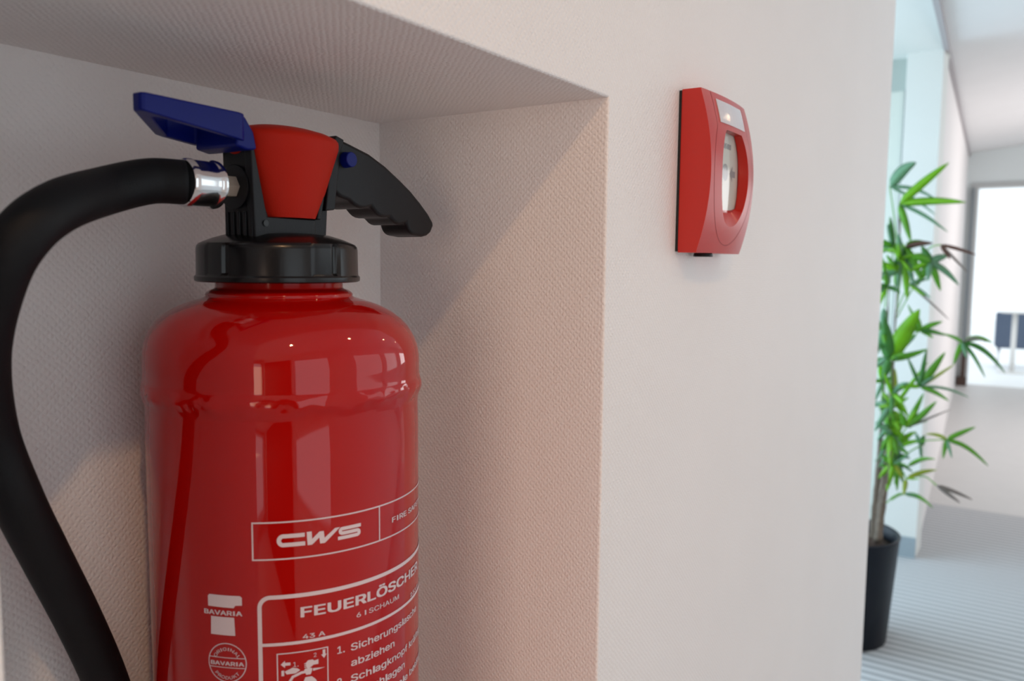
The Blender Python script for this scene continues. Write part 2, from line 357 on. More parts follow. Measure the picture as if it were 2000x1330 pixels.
# ------------------------------------------------------------------ fire extinguisher
CX, CY, R = .336, .1176, .0797
EXT = thing('fire_extinguisher', (CX, CY, NZ0), 'tall red foam fire extinguisher with white printed instructions standing in the wall niche', 'fire extinguisher')
def lean(z):
    t = max(0, min(1, (z + .060) / .045)); t = t * t * (3 - 2 * t); return (-.0021 * t, .0018 * t)
prof = [(.060, NZ0), (.070, NZ0 + .002), (.0775, NZ0 + .012), (R, NZ0 + .03)]
z = NZ0 + .06
while z < -.0815: prof.append((R, z)); z += .02
prof += [(R - .0002, -.0835), (R + .0002, -.0815), (R + .0006, -.080), (R + .0012, -.078), (R + .0017, -.0755), (R + .0017, -.073), (R + .0012, -.0705), (R + .0007, -.069), (R + .0006, -.066)]
prof += [(.0803, -.058), (.0795, -.0515), (.0775, -.0450), (.0745, -.0395), (.0705, -.0348), (.0655, -.0308), (.0600, -.0278), (.0540, -.0253), (.0485, -.0235), (.0450, -.0225), (.0432, -.0217), (.0425, -.0211), (.0428, -.0204), (.0425, -.0196), (.0415, -.0185), (.0400, -.0176), (.0385, -.0170), (.0374, -.0166), (.0370, -.0158), (.0370, -.0090)]
# finer rings round the weld
pf = []
for (a, b) in zip(prof, prof[1:]):
    pf.append(a)
    if a[1] > -.09 and a[1] < -.015:
        pf.append(((a[0] + b[0]) / 2, (a[1] + b[1]) / 2))
pf.append(prof[-1])
bm = bmesh.new(); lathe(bm, pf, 240, CX, CY, lean)
from mathutils import noise as mn
for v in bm.verts:                                   # uneven weld bead
    if -.0825 < v.co.z < -.0695:
        d = Vector((v.co.x - CX, v.co.y - CY, 0)); a = math.atan2(d.y, d.x)
        k = mn.noise(Vector((math.cos(a) * 7, math.sin(a) * 7, v.co.z * 90))) * .0013 + mn.noise(Vector((math.cos(a) * 19, math.sin(a) * 19, v.co.z * 200))) * .0008
        wgt = 1 - abs((v.co.z + .076) / .0065)
        v.co += d.normalized() * k * max(0, wgt)
        v.co.z += mn.noise(Vector((math.cos(a) * 4, math.sin(a) * 4, 3))) * .0004 * max(0, wgt)
link('body', bm, MRED, EXT, smooth=True)

# label printing: flat shapes in (arc length, z) millimetres, wrapped on the cylinder
def wrap(name, bm, off=.00025, m=MPRINT):
    lo = min(v.co.x for v in bm.verts); hi = max(v.co.x for v in bm.verts); x = math.floor(lo / 2.5) * 2.5
    while x < hi:
        bmesh.ops.bisect_plane(bm, geom=bm.verts[:] + bm.edges[:] + bm.faces[:], plane_co=(x, 0, 0), plane_no=(1, 0, 0)); x += 2.5
    for v in bm.verts:
        th = v.co.x / 1000 / .080; zz = v.co.y / 1000; rr = R + off + v.co.z / 1000
        v.co = Vector((CX + rr * math.sin(th), CY - rr * math.cos(th), zz))
    return link(name, bm, m, EXT)
def quad(bm, x0, x1, y0, y1): bm.faces.new([bm.verts.new(p + (0,)) for p in ((x0, y0), (x1, y0), (x1, y1), (x0, y1))])
def poly(bm, pts): bmesh.ops.triangulate(bm, faces=[bm.faces.new([bm.verts.new((x, y, 0)) for x, y in pts])])
def stroke(bm, pts, wd):
    P = [Vector(p) for p in pts]; L = []; Rr = []
    for i, p in enumerate(P):
        d1 = (P[i] - P[i - 1]).normalized() if i else (P[1] - P[0]).normalized()
        d2 = (P[i + 1] - P[i]).normalized() if i < len(P) - 1 else d1
        nrm = Vector((-(d1.y + d2.y), d1.x + d2.x)).normalized(); k = wd / 2 / max(.35, nrm.dot(Vector((-d2.y, d2.x))))
        L.append(bm.verts.new((*(p + nrm * k), 0))); Rr.append(bm.verts.new((*(p - nrm * k), 0)))
    for i in range(len(P) - 1): bm.faces.new((L[i], Rr[i], Rr[i + 1], L[i + 1]))
def arc(cx, cy, r, a0, a1, n=10): return [(cx + r * math.cos(math.radians(a0 + (a1 - a0) * k / n)), cy + r * math.sin(math.radians(a0 + (a1 - a0) * k / n))) for k in range(n + 1)]
import os
_fp = os.path.join(bpy.utils.system_resource('DATAFILES', path='fonts') or '', 'Inter.woff2')   # the sans-serif that ships with Blender
FONT = None
if os.path.exists(_fp):
    try: FONT = bpy.data.fonts.load(_fp)
    except Exception: FONT = None
from mathutils.geometry import delaunay_2d_cdt
def outlines(s):
    cu = bpy.data.curves.new('t', 'FONT'); cu.body = s; cu.size = 1; cu.resolution_u = 4; cu.fill_mode = 'NONE'
    if FONT: cu.font = FONT
    ob = bpy.data.objects.new('t', cu); COL.objects.link(ob); bpy.context.view_layer.update()
    me = bpy.data.meshes.new_from_object(ob.evaluated_get(bpy.context.evaluated_depsgraph_get()))
    bpy.data.objects.remove(ob); bpy.data.curves.remove(cu)
    co = [v.co.copy() for v in me.vertices]; nxt = {}
    for e in me.edges: nxt.setdefault(e.vertices[0], []).append(e.vertices[1]); nxt.setdefault(e.vertices[1], []).append(e.vertices[0])
    bpy.data.meshes.remove(me)
    if not co: return []
    loops, seen = [], set()
    for i in sorted(nxt):
        if i in seen: continue
        L = [i]; seen.add(i); cur = i
        while True:
            c = [j for j in nxt[cur] if j not in seen]
            if not c: break
            cur = i + 1 if (cur == i and i + 1 in c) else c[0]; seen.add(cur); L.append(cur)
        if len(L) > 2: loops.append([co[j].to_2d() for j in L])
    return loops
STEM_REF = [outlines('I')[0], outlines('l')[0]] if FONT else []
def text(bm, s, x, y, cap, width=None, bold=0, arc_r=None, centre=None, a0=90, flip=False):
    """adds a text line: cap = height of a capital in mm; width = total width in mm. Outlines are
    triangulated by winding number, so fonts with overlapping outlines fill cleanly"""
    loops = outlines(s)
    if not loops: return
    # plain stems for the capital I and the small l, as on the label
    for q, P in enumerate(loops):
        for ref in STEM_REF:
            if len(P) == len(ref):
                w0, w1 = max(p.x for p in P) - min(p.x for p in P), max(p.x for p in ref) - min(p.x for p in ref)
                h0, h1 = max(p.y for p in P), max(p.y for p in ref)
                if abs(w0 - w1) < 1e-3 and abs(h0 - h1) < 1e-3:
                    c_ = min(p.x for p in P) + w0 / 2
                    loops[q] = [Vector((c_ - .05, 0)), Vector((c_ + .05, 0)), Vector((c_ + .05, h0)), Vector((c_ - .05, h0))]
    x0 = min(p.x for P in loops for p in P); x1 = max(p.x for P in loops for p in P)
    sy = cap / .727 if FONT else cap / .70; sx = (width / (x1 - x0)) if width else sy
    def put(p):
        px, py = (p.x - x0) * sx, p.y * sy
        if arc_r:
            tot = (x1 - x0) * sx; a = math.radians(a0) + (-1 if not flip else 1) * (px - tot / 2) / arc_r
            rr = arc_r + (py if not flip else -py); return (centre[0] + rr * math.cos(a), centre[1] + rr * math.sin(a), 0)
        return (x + px, y + py, 0)
    # group outlines that share horizontal extent (one glyph each), triangulate, keep triangles with non-zero winding
    loops.sort(key=lambda P: min(p.x for p in P)); groups = []
    for P in loops:
        lo, hi = min(p.x for p in P), max(p.x for p in P)
        if groups and lo < groups[-1][1] - 1e-4: groups[-1][0].append(P); groups[-1][1] = max(groups[-1][1], hi)
        else: groups.append([[P], hi])
    shifts = [(0, 0)] if not bold else [(a * bold * .42, b * bold * .30) for a in (-1, 1) for b in (-1, 1)]
    for G, bx, by, lay in [(g_[0], *q, i_ * .035) for g_ in groups for i_, q in enumerate(shifts)]:
        sh = Vector((bx, by))
        pts_, eds = [], []
        for P in G:
            b0 = len(pts_); pts_ += P; eds += [(b0 + k, b0 + (k + 1) % len(P)) for k in range(len(P))]
        ov, oe, of, *_r = delaunay_2d_cdt(pts_, eds, [], 0, 1e-6)
        vb = {}
        for t in of:
            c = (ov[t[0]] + ov[t[1]] + ov[t[2]]) / 3; wn = 0
            for P in G:
                for k in range(len(P)):
                    a, b = P[k - 1], P[k]
                    if (a.y <= c.y) != (b.y <= c.y):
                        cr_ = (b.x - a.x) * (c.y - a.y) - (c.x - a.x) * (b.y - a.y)
                        if a.y <= c.y and cr_ > 0: wn += 1
                        elif b.y <= c.y and cr_ < 0: wn -= 1
            if wn:
                for k in t:
                    if k not in vb: vb[k] = bm.verts.new(put(ov[k] + sh)[:2] + (lay,))
                bm.faces.new([vb[k] for k in t])

bm = bmesh.new()                                       # company box
L0, L1 = -76.2, 66.0
for a in ((L0, L1, -136.6, -135.8), (L0, L1, -156.4, -155.6), (L0, L0 + .8, -155.6, -136.6), (L1 - .8, L1, -155.6, -136.6), (-5.0, -4.2, -155.6, -136.6)): quad(bm, *a)
text(bm, 'FIRE SAFETY', 6.0, -148.4, 4.2, 45.5, .035)
wrap('company_box', bm)
bm = bmesh.new(); zb = -149.7
stroke(bm, [(-49.2, zb + 5.9)] + [(-59.2, zb + 5.9)] + [(x, zb + y) for x, y in arc(-60.0, 3.55, 2.4, 100, 260, 10)] + [(-59.2, zb + 1.2), (-49.0, zb + 1.2)], 2.2)
poly(bm, [(-48.2, zb + 7.2), (-45.6, zb + 7.2), (-45.4, zb + 3.1), (-41.5, zb + 6.6), (-39.2, zb + 6.6), (-38.8, zb + 2.8), (-33.0, zb + 7.2), (-30.2, zb + 7.2), (-38.6, zb), (-41.2, zb), (-41.6, zb + 3.4), (-45.4, zb), (-47.8, zb)])
stroke(bm, [(-17.6, zb + 6.1), (-28.6, zb + 6.1)] + [(x, zb + y) for x, y in arc(-28.8, 4.85, 1.25, 100, 260, 8)] + [(-28.4, zb + 3.6), (-20.2, zb + 3.6)] + [(x, zb + y) for x, y in arc(-20.0, 2.35, 1.25, 80, -80, 8)] + [(-20.4, zb + 1.1), (-31.4, zb + 1.1)], 1.9)
wrap('company_logo', bm)
bm = bmesh.new()                                       # instruction panel
stroke(bm, [(-72.9, -330), (-72.9, -182.0)] + arc(-67.4, -182.0, 5.5, 180, 90, 10)[1:-1] + [(-67.4, -176.5), (61, -176.5)] + arc(61, -182.0, 5.5, 90, 0, 10)[1:] + [(66.5, -330)], 2.2)
quad(bm, -72, 66, -203.2, -201.5)
text(bm, 'FEUERLÖSCHER', -51.6, -188.6, 7.6, 93.5, .055)
text(bm, '6 l SCHAUM', -20.8, -195.6, 3.9, 33.0, .012)
text(bm, '43 A', -51, -200.7, 3.4, 11.8, .03); text(bm, '233 B', 27.2, -200.7, 3.4, 16, .03)
B = .030
for s, x, y, wd in (('1.', -32.4, -213.0, None), ('Sicherungslasche', -24.4, -213.5, 62.5), ('abziehen', -24.4, -222.4, 31.8), ('2.', -32.8, -231.2, None), ('Schlagknopf kräftig', -24.6, -231.4, 72),
                    ('einschlagen', -24.6, -240.2, 43), ('3.', -32.8, -249, None), ('Löschpistole betätigen', -24.6, -249, 84)):
    text(bm, s, x, y, 5.7, wd, B)
wrap('instruction_print', bm)
bm = bmesh.new()                                       # pictogram
for a in ((-64.6, -37.6, -208.0, -207.4), (-64.6, -64.0, -246, -208), (-38.2, -37.6, -246, -208), (-64.6, -37.6, -246.5, -246)): quad(bm, *a)
poly(bm, [(-62.6, -213.6), (-60.4, -211.6), (-60.4, -212.8), (-57.6, -212.8), (-57.6, -214.4), (-60.4, -214.4), (-60.4, -215.6)])
poly(bm, [(-40.6, -208.6), (-39.2, -208.6), (-39.2, -211.2), (-38.5, -211.2), (-39.9, -213.4), (-41.5, -211.2), (-40.6, -211.2)])
text(bm, '1.', -56.2, -215.6, 3.8); text(bm, '2', -45.4, -211.8, 3.2)
poly(bm, [(-49.6, -214.2), (-48.4, -213.0), (-46.0, -213.0), (-45.2, -213.8), (-43.0, -213.3), (-43.0, -216.0), (-45.6, -216.0), (-48.4, -217.8), (-49.4, -216.8)])
for q in range(3): quad(bm, -50.4, -49.5, -214.9 - q * 1.0, -214.4 - q * 1.0)
poly(bm, [(-60.6, -217.6), (-56.5, -215.9), (-54.0, -216.6), (-52.6, -217.8), (-55.0, -219.2), (-59.6, -219.3)])
quad(bm, -62.3, -60.9, -220.0, -217.0)
stroke(bm, [(-59.5, -232)] + [(-59.0, -225), (-56.5, -221), (-52.0, -219.3), (-50.0, -219.2)], 1.4)
poly(bm, [(-50.6, -218.3), (-50.0, -217.4), (-46.8, -217.4), (-46.2, -218.3), (-47.2, -221.0), (-49.5, -221.0)])
poly(bm, [(-46.0, -217.9), (-39.3, -218.6), (-45.8, -219.4)])
poly(bm, [(-50.9, -224.4), (-50.0, -222.2), (-46.6, -222.2), (-44.6, -224.2), (-43.6, -226.2), (-43.6, -243), (-53.0, -243), (-53.0, -226.0)])
wrap('pictogram', bm)
bm = bmesh.new()                                       # maker mark
poly(bm, [(-101.2, -176.4), (-100.2, -175.5), (-83.0, -175.5), (-82.0, -176.4), (-82.0, -180.6), (-85.6, -180.8), (-86.6, -182.2), (-101.2, -182.0)])
text(bm, 'BAVARIA', -103.6, -186.3, 3.4, 21.5, .06)
poly(bm, [(-99.6, -187.4), (-86.4, -187.4), (-86.0, -197.3), (-99.9, -197.3)])
wrap('maker_mark', bm)
bm = bmesh.new()
cs = (-91.0, -212.4)
stroke(bm, arc(cs[0], cs[1], 10.6, 0, 360, 48), .5)
quad(bm, cs[0] - 10.4, cs[0] + 10.4, cs[1] + 2.5, cs[1] + 2.9); quad(bm, cs[0] - 10.4, cs[0] + 10.4, cs[1] - 2.9, cs[1] - 2.5)
text(bm, 'BAVARIA', cs[0] - 9.3, cs[1] - 1.5, 3.0, 18.6, .06)
text(bm, 'ORIGINAL', 0, 0, 2.5, 15.5, .006, arc_r=6.6, centre=cs, a0=90)
text(bm, 'PRODUKT', 0, 0, 2.5, 16.0, .006, arc_r=9.2, centre=cs, a0=270, flip=True)
wrap('seal_print', bm)

# neck ring nut (black cap)
CX2, CY2 = CX - .0026, CY + .0020
cap = [(.034, -.0128), (.0462, -.0128), (.0476, -.0122), (.0478, -.0112), (.0478, -.0098), (.0468, -.0088), (.0467, -.0074), (.0465, .0062), (.0461, .0080), (.0450, .0094), (.0428, .0104), (.038, .0124), (.030, .0148), (.020, .0158)]
bm = bmesh.new(); rg = lathe(bm, cap, 216, CX2, CY2)
def rimw(a):
    best = 0                                           # a deep grip groove with a shallow flat beside it, four times round the nut
    for g0 in (272.5, 191.5, 110, 350):
        d = (math.degrees(a) - g0 + 180) % 360 - 180
        if abs(d) < 3.0: best = max(best, 1 - (abs(d) / 3.0) ** 5)
        if -19.5 < d < 0: best = max(best, .24)
    return best
for v in bm.verts:
    dx, dy = v.co.x - CX2, v.co.y - CY2; rr = math.hypot(dx, dy); a = math.atan2(dy, dx)
    if rr > .0445 and -.0075 < v.co.z < .0085:
        k = rimw(a) * .0022 / rr; v.co.x -= dx * k; v.co.y -= dy * k
# extra rings so that the grooves have flat walls
link('neck_nut', bm, MBLKG, EXT, smooth=False, bevel=0)
o = [c for c in EXT.children if c.name.startswith('neck_nut')][0]
for p in o.data.polygons: p.use_smooth = True
o.data.set_sharp_from_angle(angle=math.radians(32))

# valve housing
YF, YB = .101, .1275
hz = [(.3015, .011), (.3445, .011), (.3445, .0255), (.3550, .064), (.3640, .064), (.3655, .030), (.362, .011)]
bm = bmesh.new()
extrude_y(bm, [(.3015, .010), (.3460, .010), (.3462, .0242), (.3100, .0242), (.3018, .062), (.2995, .062)], YF, YF + .006)
extrude_y(bm, [(.3462, .0242), (.3497, .0242), (.3590, .072), (.3560, .072)], YF - .001, YF + .006)
extrude_y(bm, [(.3020, .010), (.3600, .010), (.3640, .066), (.3010, .062)], YF + .0062, YB)
link('valve_housing', bm, MBLK, EXT, bevel=.0008)
bm = bmesh.new()
bmesh.ops.create_cone(bm, cap_ends=True, segments=40, radius1=.0125, radius2=.0115, depth=.0022, matrix=Matrix.Translation((.3006, .1165, .0405)) @ Matrix.Rotation(math.pi / 2, 4, 'Y'))
for q in range(5): box(bm, .3007, .3016, .1030 + q * .0052, .1052 + q * .0052, .011, .027)
link('hose_port', bm, MBLK, EXT, bevel=.0008)
bm = bmesh.new()
bmesh.ops.create_cone(bm, cap_ends=True, segments=24, radius1=.0018, radius2=.0018, depth=.0008, matrix=Matrix.Translation((.3085, YF - .0003, .0205)) @ Matrix.Rotation(math.pi / 2, 4, 'X'))
link('date_mark', bm, MBLKG, EXT)

# red strike knob: elliptical dome on a skirt that narrows downwards
KX, KY = .334, .1160
def knob_ring(bm, z, a, b, w0=None, w1=None, n=72, p=2.2):
    vs_ = []
    for k in range(n):
        t = 2 * math.pi * k / n; c, s = math.cos(t), math.sin(t)
        x = KX + a * math.copysign(abs(c) ** (2 / p), c); y = KY + b * math.copysign(abs(s) ** (2 / p), s)
        if w0 is not None: x = min(max(x, w0), w1)
        vs_.append(bm.verts.new((x, y, z)))
    return vs_
bm = bmesh.new(); rr = []
for q in range(9):
    t = q / 8; zz = .0245 + (.0665 - .0245) * t
    rr.append(knob_ring(bm, zz, .0205 + .0153 * t, .0180 + .0090 * t, .3105 - .0140 * t, .3452 + .0265 * t))
rr.append(knob_ring(bm, .0690, .0360, .0272))
rr.append(knob_ring(bm, .0708, .0357, .0270))
rr.append(knob_ring(bm, .0722, .0345, .0260))
rr.append(knob_ring(bm, .0745, .0290, .0215))
rr.append(knob_ring(bm, .0765, .0200, .0145))
rr.append(knob_ring(bm, .0775, .0090, .0060))
for a, b in zip(rr, rr[1:]):
    for k in range(72): bm.faces.new((a[k], a[(k + 1) % 72], b[(k + 1) % 72], b[k]))
bm.faces.new(rr[0]); bm.faces.new(rr[-1])
o = link('strike_knob', bm, MREDP, EXT, smooth=True); o.data.set_sharp_from_angle(angle=math.radians(50))

# black carrying handle with finger scallops
top = [(.3600, .0715), (.3720, .0745), (.3790, .0730), (.3965, .0688), (.4120, .0625), (.4260, .0550), (.4375, .0482), (.4475, .0410), (.4560, .0340), (.4618, .0277), (.4618, .0252)]
tip = [(.4590, .0205), (.4550, .0182), (.4500, .0172), (.4440, .0178)]
def scal(x0, z0, x1, z1, d, n=7):
    out = []
    for k in range(1, n):
        t = k / n; x = x0 + (x1 - x0) * t; z = z0 + (z1 - z0) * t; nx, nz = -(z1 - z0), (x1 - x0); L = math.hypot(nx, nz)
        out.append((x + nx / L * d * math.sin(math.pi * t), z + nz / L * d * math.sin(math.pi * t)))
    return out
pts = top + tip
c = [(.4440, .0178), (.4325, .0262), (.4160, .0292), (.3980, .0352), (.3780, .0378)]
for (a, b) in zip(c, c[1:]): pts += scal(*a, *b, .0030) + [b]
pts += [(.3700, .0395), (.3645, .0430), (.3625, .0500)]
bm = bmesh.new(); extrude_y(bm, pts, .1045, .1305)
link('carry_handle', bm, MBLK, EXT, bevel=.0030, seg=4)
bm = bmesh.new(); extrude_y(bm, [(.3560, .030), (.3640, .031), (.3690, .066), (.3725, .0745), (.3655, .0765), (.3620, .070)], .1030, .1300)
link('handle_bracket', bm, MBLK, EXT, bevel=.001)
bm = bmesh.new()
bmesh.ops.create_cone(bm, cap_ends=True, segments=40, radius1=.0050, radius2=.0046, depth=.0065, matrix=Matrix.Translation((.3745, .1020, .0625)) @ Matrix.Rotation(math.pi / 2, 4, 'X'))
link('pivot_pin', bm, MBLUE, EXT, bevel=.0006)

# blue safety clip: an open ring that slopes towards the valve
def clip_ring(pts, top_, bot_):
    a = [(x, y, top_(x)) for x, y in pts]; b = [(x, y, bot_(x)) for x, y in pts]; return a, b
outer = [(.2325, .0975), (.2340, .0962), (.2890, .0962), (.2925, .0975), (.2945, .1000), (.2945, .1370), (.2920, .1392), (.2700, .1392), (.2660, .1378), (.2325, .1030)]
inner = [(.2440, .1010), (.2440, .1010), (.2870, .1010), (.2885, .1014), (.2895, .1030), (.2895, .1335), (.2880, .1347), (.2725, .1347), (.2705, .1340), (.2435, .1050)]
tz = lambda x: .0790 - (x - .2325) * .020; bz = lambda x: .0703 - (x - .2325) * .115
bm = bmesh.new()
O = [[bm.verts.new((x, y, f_(x))) for x, y in outer] for f_ in (tz, bz)]; I = [[bm.verts.new((x, y, f_(x))) for x, y in inner] for f_ in (tz, bz)]
n = len(outer)
for i in range(n):
    j = (i + 1) % n
    for q in ((O[0][i], O[0][j], I[0][j], I[0][i]), (O[1][i], I[1][i], I[1][j], O[1][j]), (O[0][i], O[1][i], O[1][j], O[0][j]), (I[0][i], I[0][j], I[1][j], I[1][i])):
        bm.faces.new(q)
bmesh.ops.remove_doubles(bm, verts=bm.verts[:], dist=1e-5)
link('safety_clip', bm, MBLUE, EXT, bevel=.0010, seg=3)
bm = bmesh.new()
extrude_y(bm, [(.2900, .0775), (.2945, .0768), (.3000, .0690), (.3020, .0600), (.2960, .0590), (.2880, .0605)], .0985, .1340)
link('clip_tongue', bm, MBLUE, EXT, bevel=.0015, seg=3)

# hose, ferrule and hexagon fitting
AX = Vector((.2685, .1176, .0405)); BX = Vector((.2900, .1172, .0405)); dA = (BX - AX).normalized()
def ring_tube(name, prof_, m, n=48, parent=EXT, flat=False, ax=AX, d=dA):
    bm = bmesh.new(); s = d.cross(Vector((0, 0, 1))).normalized(); u = s.cross(d); rings = []
    for t, r in prof_: rings.append([bm.verts.new(ax + d * t + (s * math.cos(2 * math.pi * k / n) + u * math.sin(2 * math.pi * k / n)) * r) for k in range(n)])
    for a, b in zip(rings, rings[1:]):
        for k in range(n): bm.faces.new((a[k], a[(k + 1) % n], b[(k + 1) % n], b[k]))
    bm.faces.new(rings[0]); bm.faces.new(rings[-1])
    o = link(name, bm, m, parent, smooth=not flat)
    if not flat: o.data.set_sharp_from_angle(angle=math.radians(40))
    return o
ring_tube('ferrule', [(-.0005, .0118), (.0005, .0126), (.003, .0128), (.0032, .0124), (.0130, .0124), (.0150, .0120), (.0162, .0124), (.0176, .0132), (.0190, .0130), (.0198, .0118)], MCHR)
ring_tube('hexagon_fitting', [(.0198, .0062), (.0335, .0062)], MBRASS, 6, flat=True)
hp = [(375, 358, .437), (300, 359, .432), (205, 373, .400), (118, 402, .366), (48, 455, .350), (-5, 545, .350), (-36, 690, .366), (-18, 840, .390), (34, 975, .405), (88, 1083, .425), (155, 1213, .452), (207, 1330, .476), (240, 1440, .49), (262, 1560, .50)]
HP = [at_depth(*h) for h in hp]; HP[0] = AX + dA * .001; HP[1] = (HP[1] + (AX - dA * .021)) / 2
bm = bmesh.new(); tube(bm, catmull(HP, 10), .0117, 32); link('hose', bm, MRUB, EXT, smooth=True)
bm = bmesh.new(); e = HP[-1]; dd = (HP[-1] - HP[-2]).normalized()
tube(bm, [e - dd * .01, e + dd * .02, e + dd * .021, e + dd * .09], [.0150, .0150, .0120, .0070], 24); link('nozzle', bm, MBLK, EXT, smooth=True)

# ------------------------------------------------------------------ white conduit at the niche's left
bm = bmesh.new(); tube(bm, [Vector((.1975, .2055, NZ0 + .001)), Vector((.1975, .2055, -.208)), Vector((.1975, .2055, -.2025))], [.0098, .0098, .006], 20)
tag(link('wall_conduit', bm, MWPL, smooth=True), 'pale plastic conduit with rounded top on the niche back wall, left of the hose', 'conduit')

# ------------------------------------------------------------------ manual call point
QX0, QX1, QZ0, QZ1 = .654, .765, .0095, .1435; QX, QZ = (QX0 + QX1) / 2, (QZ0 + QZ1) / 2; HW, HH = (QX1 - QX0) / 2, (QZ1 - QZ0) / 2
CP = thing('manual_call_point', (QX, 0, QZ), 'square red manual fire alarm call point with an oval window mounted on the white wall', 'fire alarm')
def face_y(x, z):
    u = (x - QX) / HW; v = (z - QZ) / HH
    return -(.0180 + .0112 * (1 - v * v) + .0032 * (1 - u * u))
WX, WZ, WA, WB, WTOP = QX, .0765, .0345, .0440, .1135      # oval window opening
def in_win(t):
    c, s = math.cos(t), math.sin(t)
    x, z = WX + WA * math.copysign(abs(c) ** .92, c), WZ + WB * s
    return x, min(z, WTOP)
# front shell: rays from the window centre to the outer rectangle
bm = bmesh.new(); NT = 160; NR = 14; rings = []
for j in range(NR + 1):
    ring = []
    for k in range(NT):
        t = 2 * math.pi * (k + .5) / NT; ix, iz = in_win(t)
        c, s = math.cos(t), math.sin(t)
        sc = min(HW / abs(c) if abs(c) > 1e-6 else 9, HH / abs(s) if abs(s) > 1e-6 else 9)
        ox, oz = QX + c * sc, QZ + s * sc; q = j / NR
        x, z = ix + (ox - ix) * q, iz + (oz - iz) * q
        ring.append(bm.verts.new((x, face_y(x, z), z)))
    rings.append(ring)
for a, b in zip(rings, rings[1:]):
    for k in range(NT): bm.faces.new((a[k], a[(k + 1) % NT], b[(k + 1) % NT], b[k]))
back = [bm.verts.new((v.co.x, -.0022, v.co.z)) for v in rings[-1]]
for k in range(NT): bm.faces.new((rings[-1][k], rings[-1][(k + 1) % NT], back[(k + 1) % NT], back[k]))
bm.faces.new(back)
PD = -.0215; ib = []
for v in rings[0]:                                      # window reveal, with a sloping sill at the bottom
    z2 = v.co.z if v.co.z > .050 else .0475 + (v.co.z - .0325) * .15
    ib.append(bm.verts.new((v.co.x + (QX - v.co.x) * .01, PD, max(v.co.z, z2))))
for k in range(NT): bm.faces.new((rings[0][k], ib[k], ib[(k + 1) % NT], rings[0][(k + 1) % NT]))
o = link('housing', bm, MREDB, CP, smooth=True); o.data.set_sharp_from_angle(angle=math.radians(28))
# groove line round the cover: a thin dark-red inlay
MGRV = mat('groove_red', (.25, .006, .006), .6, noise=.02)
def inlay(name, path, wd, m, off=.00012):
    bm = bmesh.new(); L = []; Rr = []
    for i, (x, z) in enumerate(path):
        a = path[max(i - 1, 0)]; b = path[min(i + 1, len(path) - 1)]; d = Vector((b[0] - a[0], b[1] - a[1])).normalized(); nx, nz = -d.y * wd / 2, d.x * wd / 2
        for lst, sg in ((L, 1), (Rr, -1)):
            X, Z = x + nx * sg, z + nz * sg; lst.append(bm.verts.new((X, face_y(X, Z) - off, Z)))
    for i in range(len(path) - 1): bm.faces.new((L[i], Rr[i], Rr[i + 1], L[i + 1]))
    return link(name, bm, m, CP)
GA, GB = .0495, .0600
pth = [(QX - .0385, QZ1 - .0005 - .0005 * 0)] + [(QX - .0385, .1435 - .0235 * k / 6) for k in range(1, 6)]
t0 = math.acos(.0385 / GA)
for k in range(61):
    t = math.pi - t0 + (math.pi + 2 * t0) * k / 60 if False else (math.pi - t0) + (math.pi + 2 * t0) * k / 60
    pth.append((QX + GA * math.cos(t), WZ + GB * math.sin(t)))
pth += [(QX + .0385, .1435 - .0235 * k / 6) for k in range(5, -1, -1)]
pth = [p for p in pth if p[1] <= QZ1]
inlay('cover_joint', pth, .0005, MGRV)
# card behind the window with black dot and arrows
bm = bmesh.new(); quad_ = [(WX - .0335, .0440), (WX + .0335, .0440), (WX + .0335, .1140), (WX - .0335, .1140)]
extrude_y(bm, [(x, z) for x, z in quad_], PD + .0004, PD + .0014); card = link('alarm_card', bm, MCARD, CP)
bm = bmesh.new()
def flat_poly(bm, pts, y): bmesh.ops.triangulate(bm, faces=[bm.faces.new([bm.verts.new((x, y, z)) for x, z in pts])])
YY = PD + .0001
flat_poly(bm, [(WX + .0075 * math.cos(a * math.pi / 12), .0800 + .0075 * math.sin(a * math.pi / 12)) for a in range(24)], YY)
for sg in (-1, 1):
    flat_poly(bm, [(WX + sg * x, .0800 + z) for x, z in ((.0115, 0), (.0185, .0070), (.0185, .0028), (.0260, .0028), (.0260, -.0028), (.0185, -.0028), (.0185, -.0070))], YY)
for q in range(5): flat_poly(bm, [(WX - .013 + q * .0055 + a, z) for a, z in ((0, .1005), (.0040, .1005), (.0040, .1050), (0, .1050))], YY)
link('symbol_print', bm, MGREY, CP)
# clear glazing in front of the card
mg, n_, l_, b_ = new_mat('clear_pane'); b_.inputs['Transmission Weight'].default_value = 1; b_.inputs['Roughness'].default_value = .02; b_.inputs['IOR'].default_value = 1.10; b_.inputs['Base Color'].default_value = (.98, .98, .98, 1)
bm = bmesh.new(); extrude_y(bm, [(x, z) for x, z in quad_], PD - .0010, PD - .0005)
link('pane', bm, mg, CP)
# clear label strip at the top
bm = bmesh.new(); nx_, nz_ = 8, 6; gg = {}
for i in range(nx_ + 1):
    for j in range(nz_ + 1):
        x = QX - .0315 + .063 * i / nx_; z = .1185 + .0195 * j / nz_
        for k, off in enumerate((.0006, -.0005)): gg[i, j, k] = bm.verts.new((x, face_y(x, z) - off, z))
for i in range(nx_):
    for j in range(nz_):
        for k in (0, 1): bm.faces.new((gg[i, j, k], gg[i + 1, j, k], gg[i + 1, j + 1, k], gg[i, j + 1, k]))
for i in range(nx_):
    for j in (0, nz_): bm.faces.new((gg[i, j, 0], gg[i + 1, j, 0], gg[i + 1, j, 1], gg[i, j, 1]))
for j in range(nz_):
    for i in (0, nx_): bm.faces.new((gg[i, j, 0], gg[i, j + 1, 0], gg[i, j + 1, 1], gg[i, j, 1]))
link('label_strip', bm, MPLASTIC, CP)
